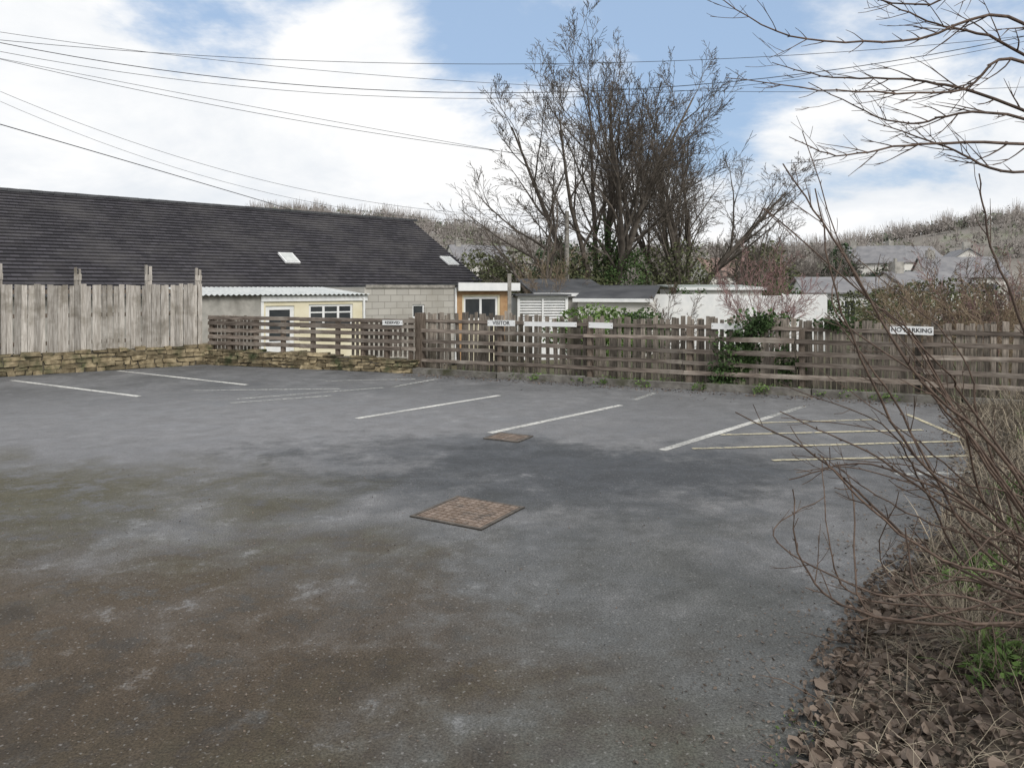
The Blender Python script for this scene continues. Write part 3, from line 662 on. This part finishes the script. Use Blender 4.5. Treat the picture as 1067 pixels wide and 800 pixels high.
S=[[(2.06,3.1,.97),(1.65,3.05,1.35),(1.30,3.0,1.89),(1.09,3.0,2.2)],
[(2.06,3.2,.7),(1.65,3.1,1.04),(1.34,3,1.58),(1.22,3,2.1)],
[(2.06,3.1,.29),(1.42,3,.39),(1.17,3,.58),(1.13,3,.89)],
[(2.06,3.1,.44),(1.65,3.1,.66),(1.26,3.05,1.0),(.90,3,1.2)],
[(2.06,3,.35),(1.7,2.9,.42),(1.57,2.9,.54),(1.53,2.9,.77)],
[(2.06,3.2,.54),(1.65,3.2,1.2),(1.38,3.2,1.58)],
[(2.4,3.1,.8),(2.06,3,1.55),(1.92,3,1.9),(1.88,3,2.16)],
[(2.1,3.3,.95),(1.8,3.3,1.3),(1.44,3.3,1.9)],
[(2.06,3.2,.6),(1.6,3.2,.95),(1.15,3.2,1.17)],
[(2.06,3.1,.5),(1.7,3.0,.62),(1.35,2.95,.9),(1.2,2.9,1.05)],
[(2.3,3.2,.6),(1.95,3.2,1.1),(1.7,3.3,1.6)],
[(2.1,3.0,.38),(1.75,2.9,.5),(1.45,2.8,.55)],
[(2.3,3.2,.55),(1.9,3.3,.8),(1.6,3.4,.9),(1.3,3.5,.8)]]
mb=MB()
for s in S: stem(mb,[base()]+s,.0085,.0026,.16,.12,0,.55)
for k in range(18):
    s=[tuple(np.array(p)+rng.normal(0,.06,3)*(1+i*.5)) for i,p in enumerate(random.choice(S))]; s=[(max(p[0],.95)+.16,p[1]+.25,max(p[2],.2)) for p in s]
    stem(mb,[base()]+s,.0065,.0018,.16,.13,0,.55)
mb.obj('bare_arching_shrub',m_shrub)
T0=np.array((4.3,4.8,2.6)); mb=MB()
mb.tube([(4.4,4.9,-.2),(4.35,4.85,1.2),(4.3,4.8,2.6),(4.4,4.9,4.0),(4.5,5.2,6)],[.16,.12,.09,.06,.03],10)
Bs=[[(2.75,4,3.12),(2.15,4,3.03),(1.48,3.9,3.01),(1.01,3.8,3.2)],
[(2.75,4,2.91),(2.4,4,2.76),(1.73,3.9,2.73),(1.09,3.8,2.77)],
[(2.75,4,2.47),(2.15,4,2.47),(1.74,3.95,2.4),(1.45,3.9,2.49)],
[(2.75,4,3.3),(2.2,4,3.22),(1.58,3.9,3.27)],
[(2.75,4.2,2.68),(2.2,4.2,2.63),(1.63,4.1,2.83)],
[(2.75,4,2.32),(2.3,4,2.47),(1.91,4,2.6)],
[(2.75,4.1,3.02),(2.3,4.1,3.16),(1.9,4.1,3.35)],
[(2.75,4.3,2.8),(2.3,4.3,2.9),(1.8,4.3,2.92),(1.5,4.3,3.0)]]
for b in Bs: stem(mb,[T0+rng.normal(0,.1,3)]+b,.011,.0020,.24,.11,0,.3)
mb.obj('overhanging_bare_tree',m_shrub)
# ---------------------------------------------------------------- light + sky
w=bpy.data.worlds.new('World'); scene.world=w; w.use_nodes=True; nt=w.node_tree; bg=nt.nodes['Background']
sky=nd(nt,'ShaderNodeTexSky',sky_type='NISHITA'); sky.sun_disc=False; sky.sun_elevation=math.radians(38); sky.sun_rotation=math.radians(150)
sky.air_density=1.0; sky.dust_density=1.0; sky.ozone_density=1.0
tc=nd(nt,'ShaderNodeTexCoord'); g=tc.outputs['Generated']
sp=nd(nt,'ShaderNodeSeparateXYZ'); nt.links.new(g,sp.inputs[0])
zz=math_(nt,'ADD',math_(nt,'MAXIMUM',sp.outputs[2],0),.30)
cb=nd(nt,'ShaderNodeCombineXYZ'); nt.links.new(math_(nt,'DIVIDE',sp.outputs[0],zz),cb.inputs[0]); nt.links.new(math_(nt,'DIVIDE',sp.outputs[1],zz),cb.inputs[1]); cb.inputs[2].default_value=3.3
N1=rawnoise(nt,cb.outputs[0],1.7,7,.60,.2)
n1=maprange(nt,N1,.25,.75)
def lobe(d,c0,c1):
    d=Vector(d).normalized(); v=nd(nt,'ShaderNodeVectorMath',operation='DOT_PRODUCT'); nt.links.new(g,v.inputs[0]); v.inputs[1].default_value=d
    return maprange(nt,v.outputs['Value'],c0,c1,0,1,True)
cov=math_(nt,'ADD',n1,.30)
cov=math_(nt,'SUBTRACT',cov,math_(nt,'MULTIPLY',lobe((.10,1,.36),.95,.998),.42))
cov=math_(nt,'SUBTRACT',cov,math_(nt,'MULTIPLY',lobe((.42,1,.34),.96,.998),.16))
cov=math_(nt,'SUBTRACT',cov,math_(nt,'MULTIPLY',lobe((-.40,1,.46),.978,.999),.68))
cov=math_(nt,'ADD',cov,math_(nt,'MULTIPLY',lobe((-.40,1,.22),.96,.995),.30))
cov=math_(nt,'ADD',cov,maprange(nt,sp.outputs[2],0,.24,.5,0))
cr=maprange(nt,cov,.38,.78,0,1,True)
n2=maprange(nt,N1,.34,.60)
cloud=mixc(nt,n2,(.78,.82,.87),(1.0,1.0,1.0))
skyc=mixc(nt,1.0,sky.outputs[0],(.11,.11,.11),'MULTIPLY')
skyc=mixc(nt,.7,skyc,(.43,.59,.83))
col=mixc(nt,cr,skyc,cloud)
nt.links.new(col,bg.inputs['Color']); bg.inputs['Strength'].default_value=1.04
sl=bpy.data.lights.new('sun','SUN'); sl.energy=2.1; sl.angle=math.radians(22); sl.color=(1,.97,.92)
so=bpy.data.objects.new('sun',sl); scene.collection.objects.link(so)
az=math.radians(150); el=math.radians(38); dv=Vector((math.sin(az)*math.cos(el),math.cos(az)*math.cos(el),math.sin(el)))
so.rotation_euler=dv.to_track_quat('Z','Y').to_euler()
cam=bpy.data.cameras.new('camera'); cam.lens=26.2; cam.sensor_width=36; cam.shift_y=-.0937; cam.clip_end=5000; cam.clip_start=.05
co=bpy.data.objects.new('camera',cam); scene.collection.objects.link(co); co.location=(0,0,1.7); co.rotation_euler=(math.pi/2,0,0); scene.camera=co
scene.view_settings.view_transform='Standard'; scene.view_settings.look='None'; scene.view_settings.exposure=0
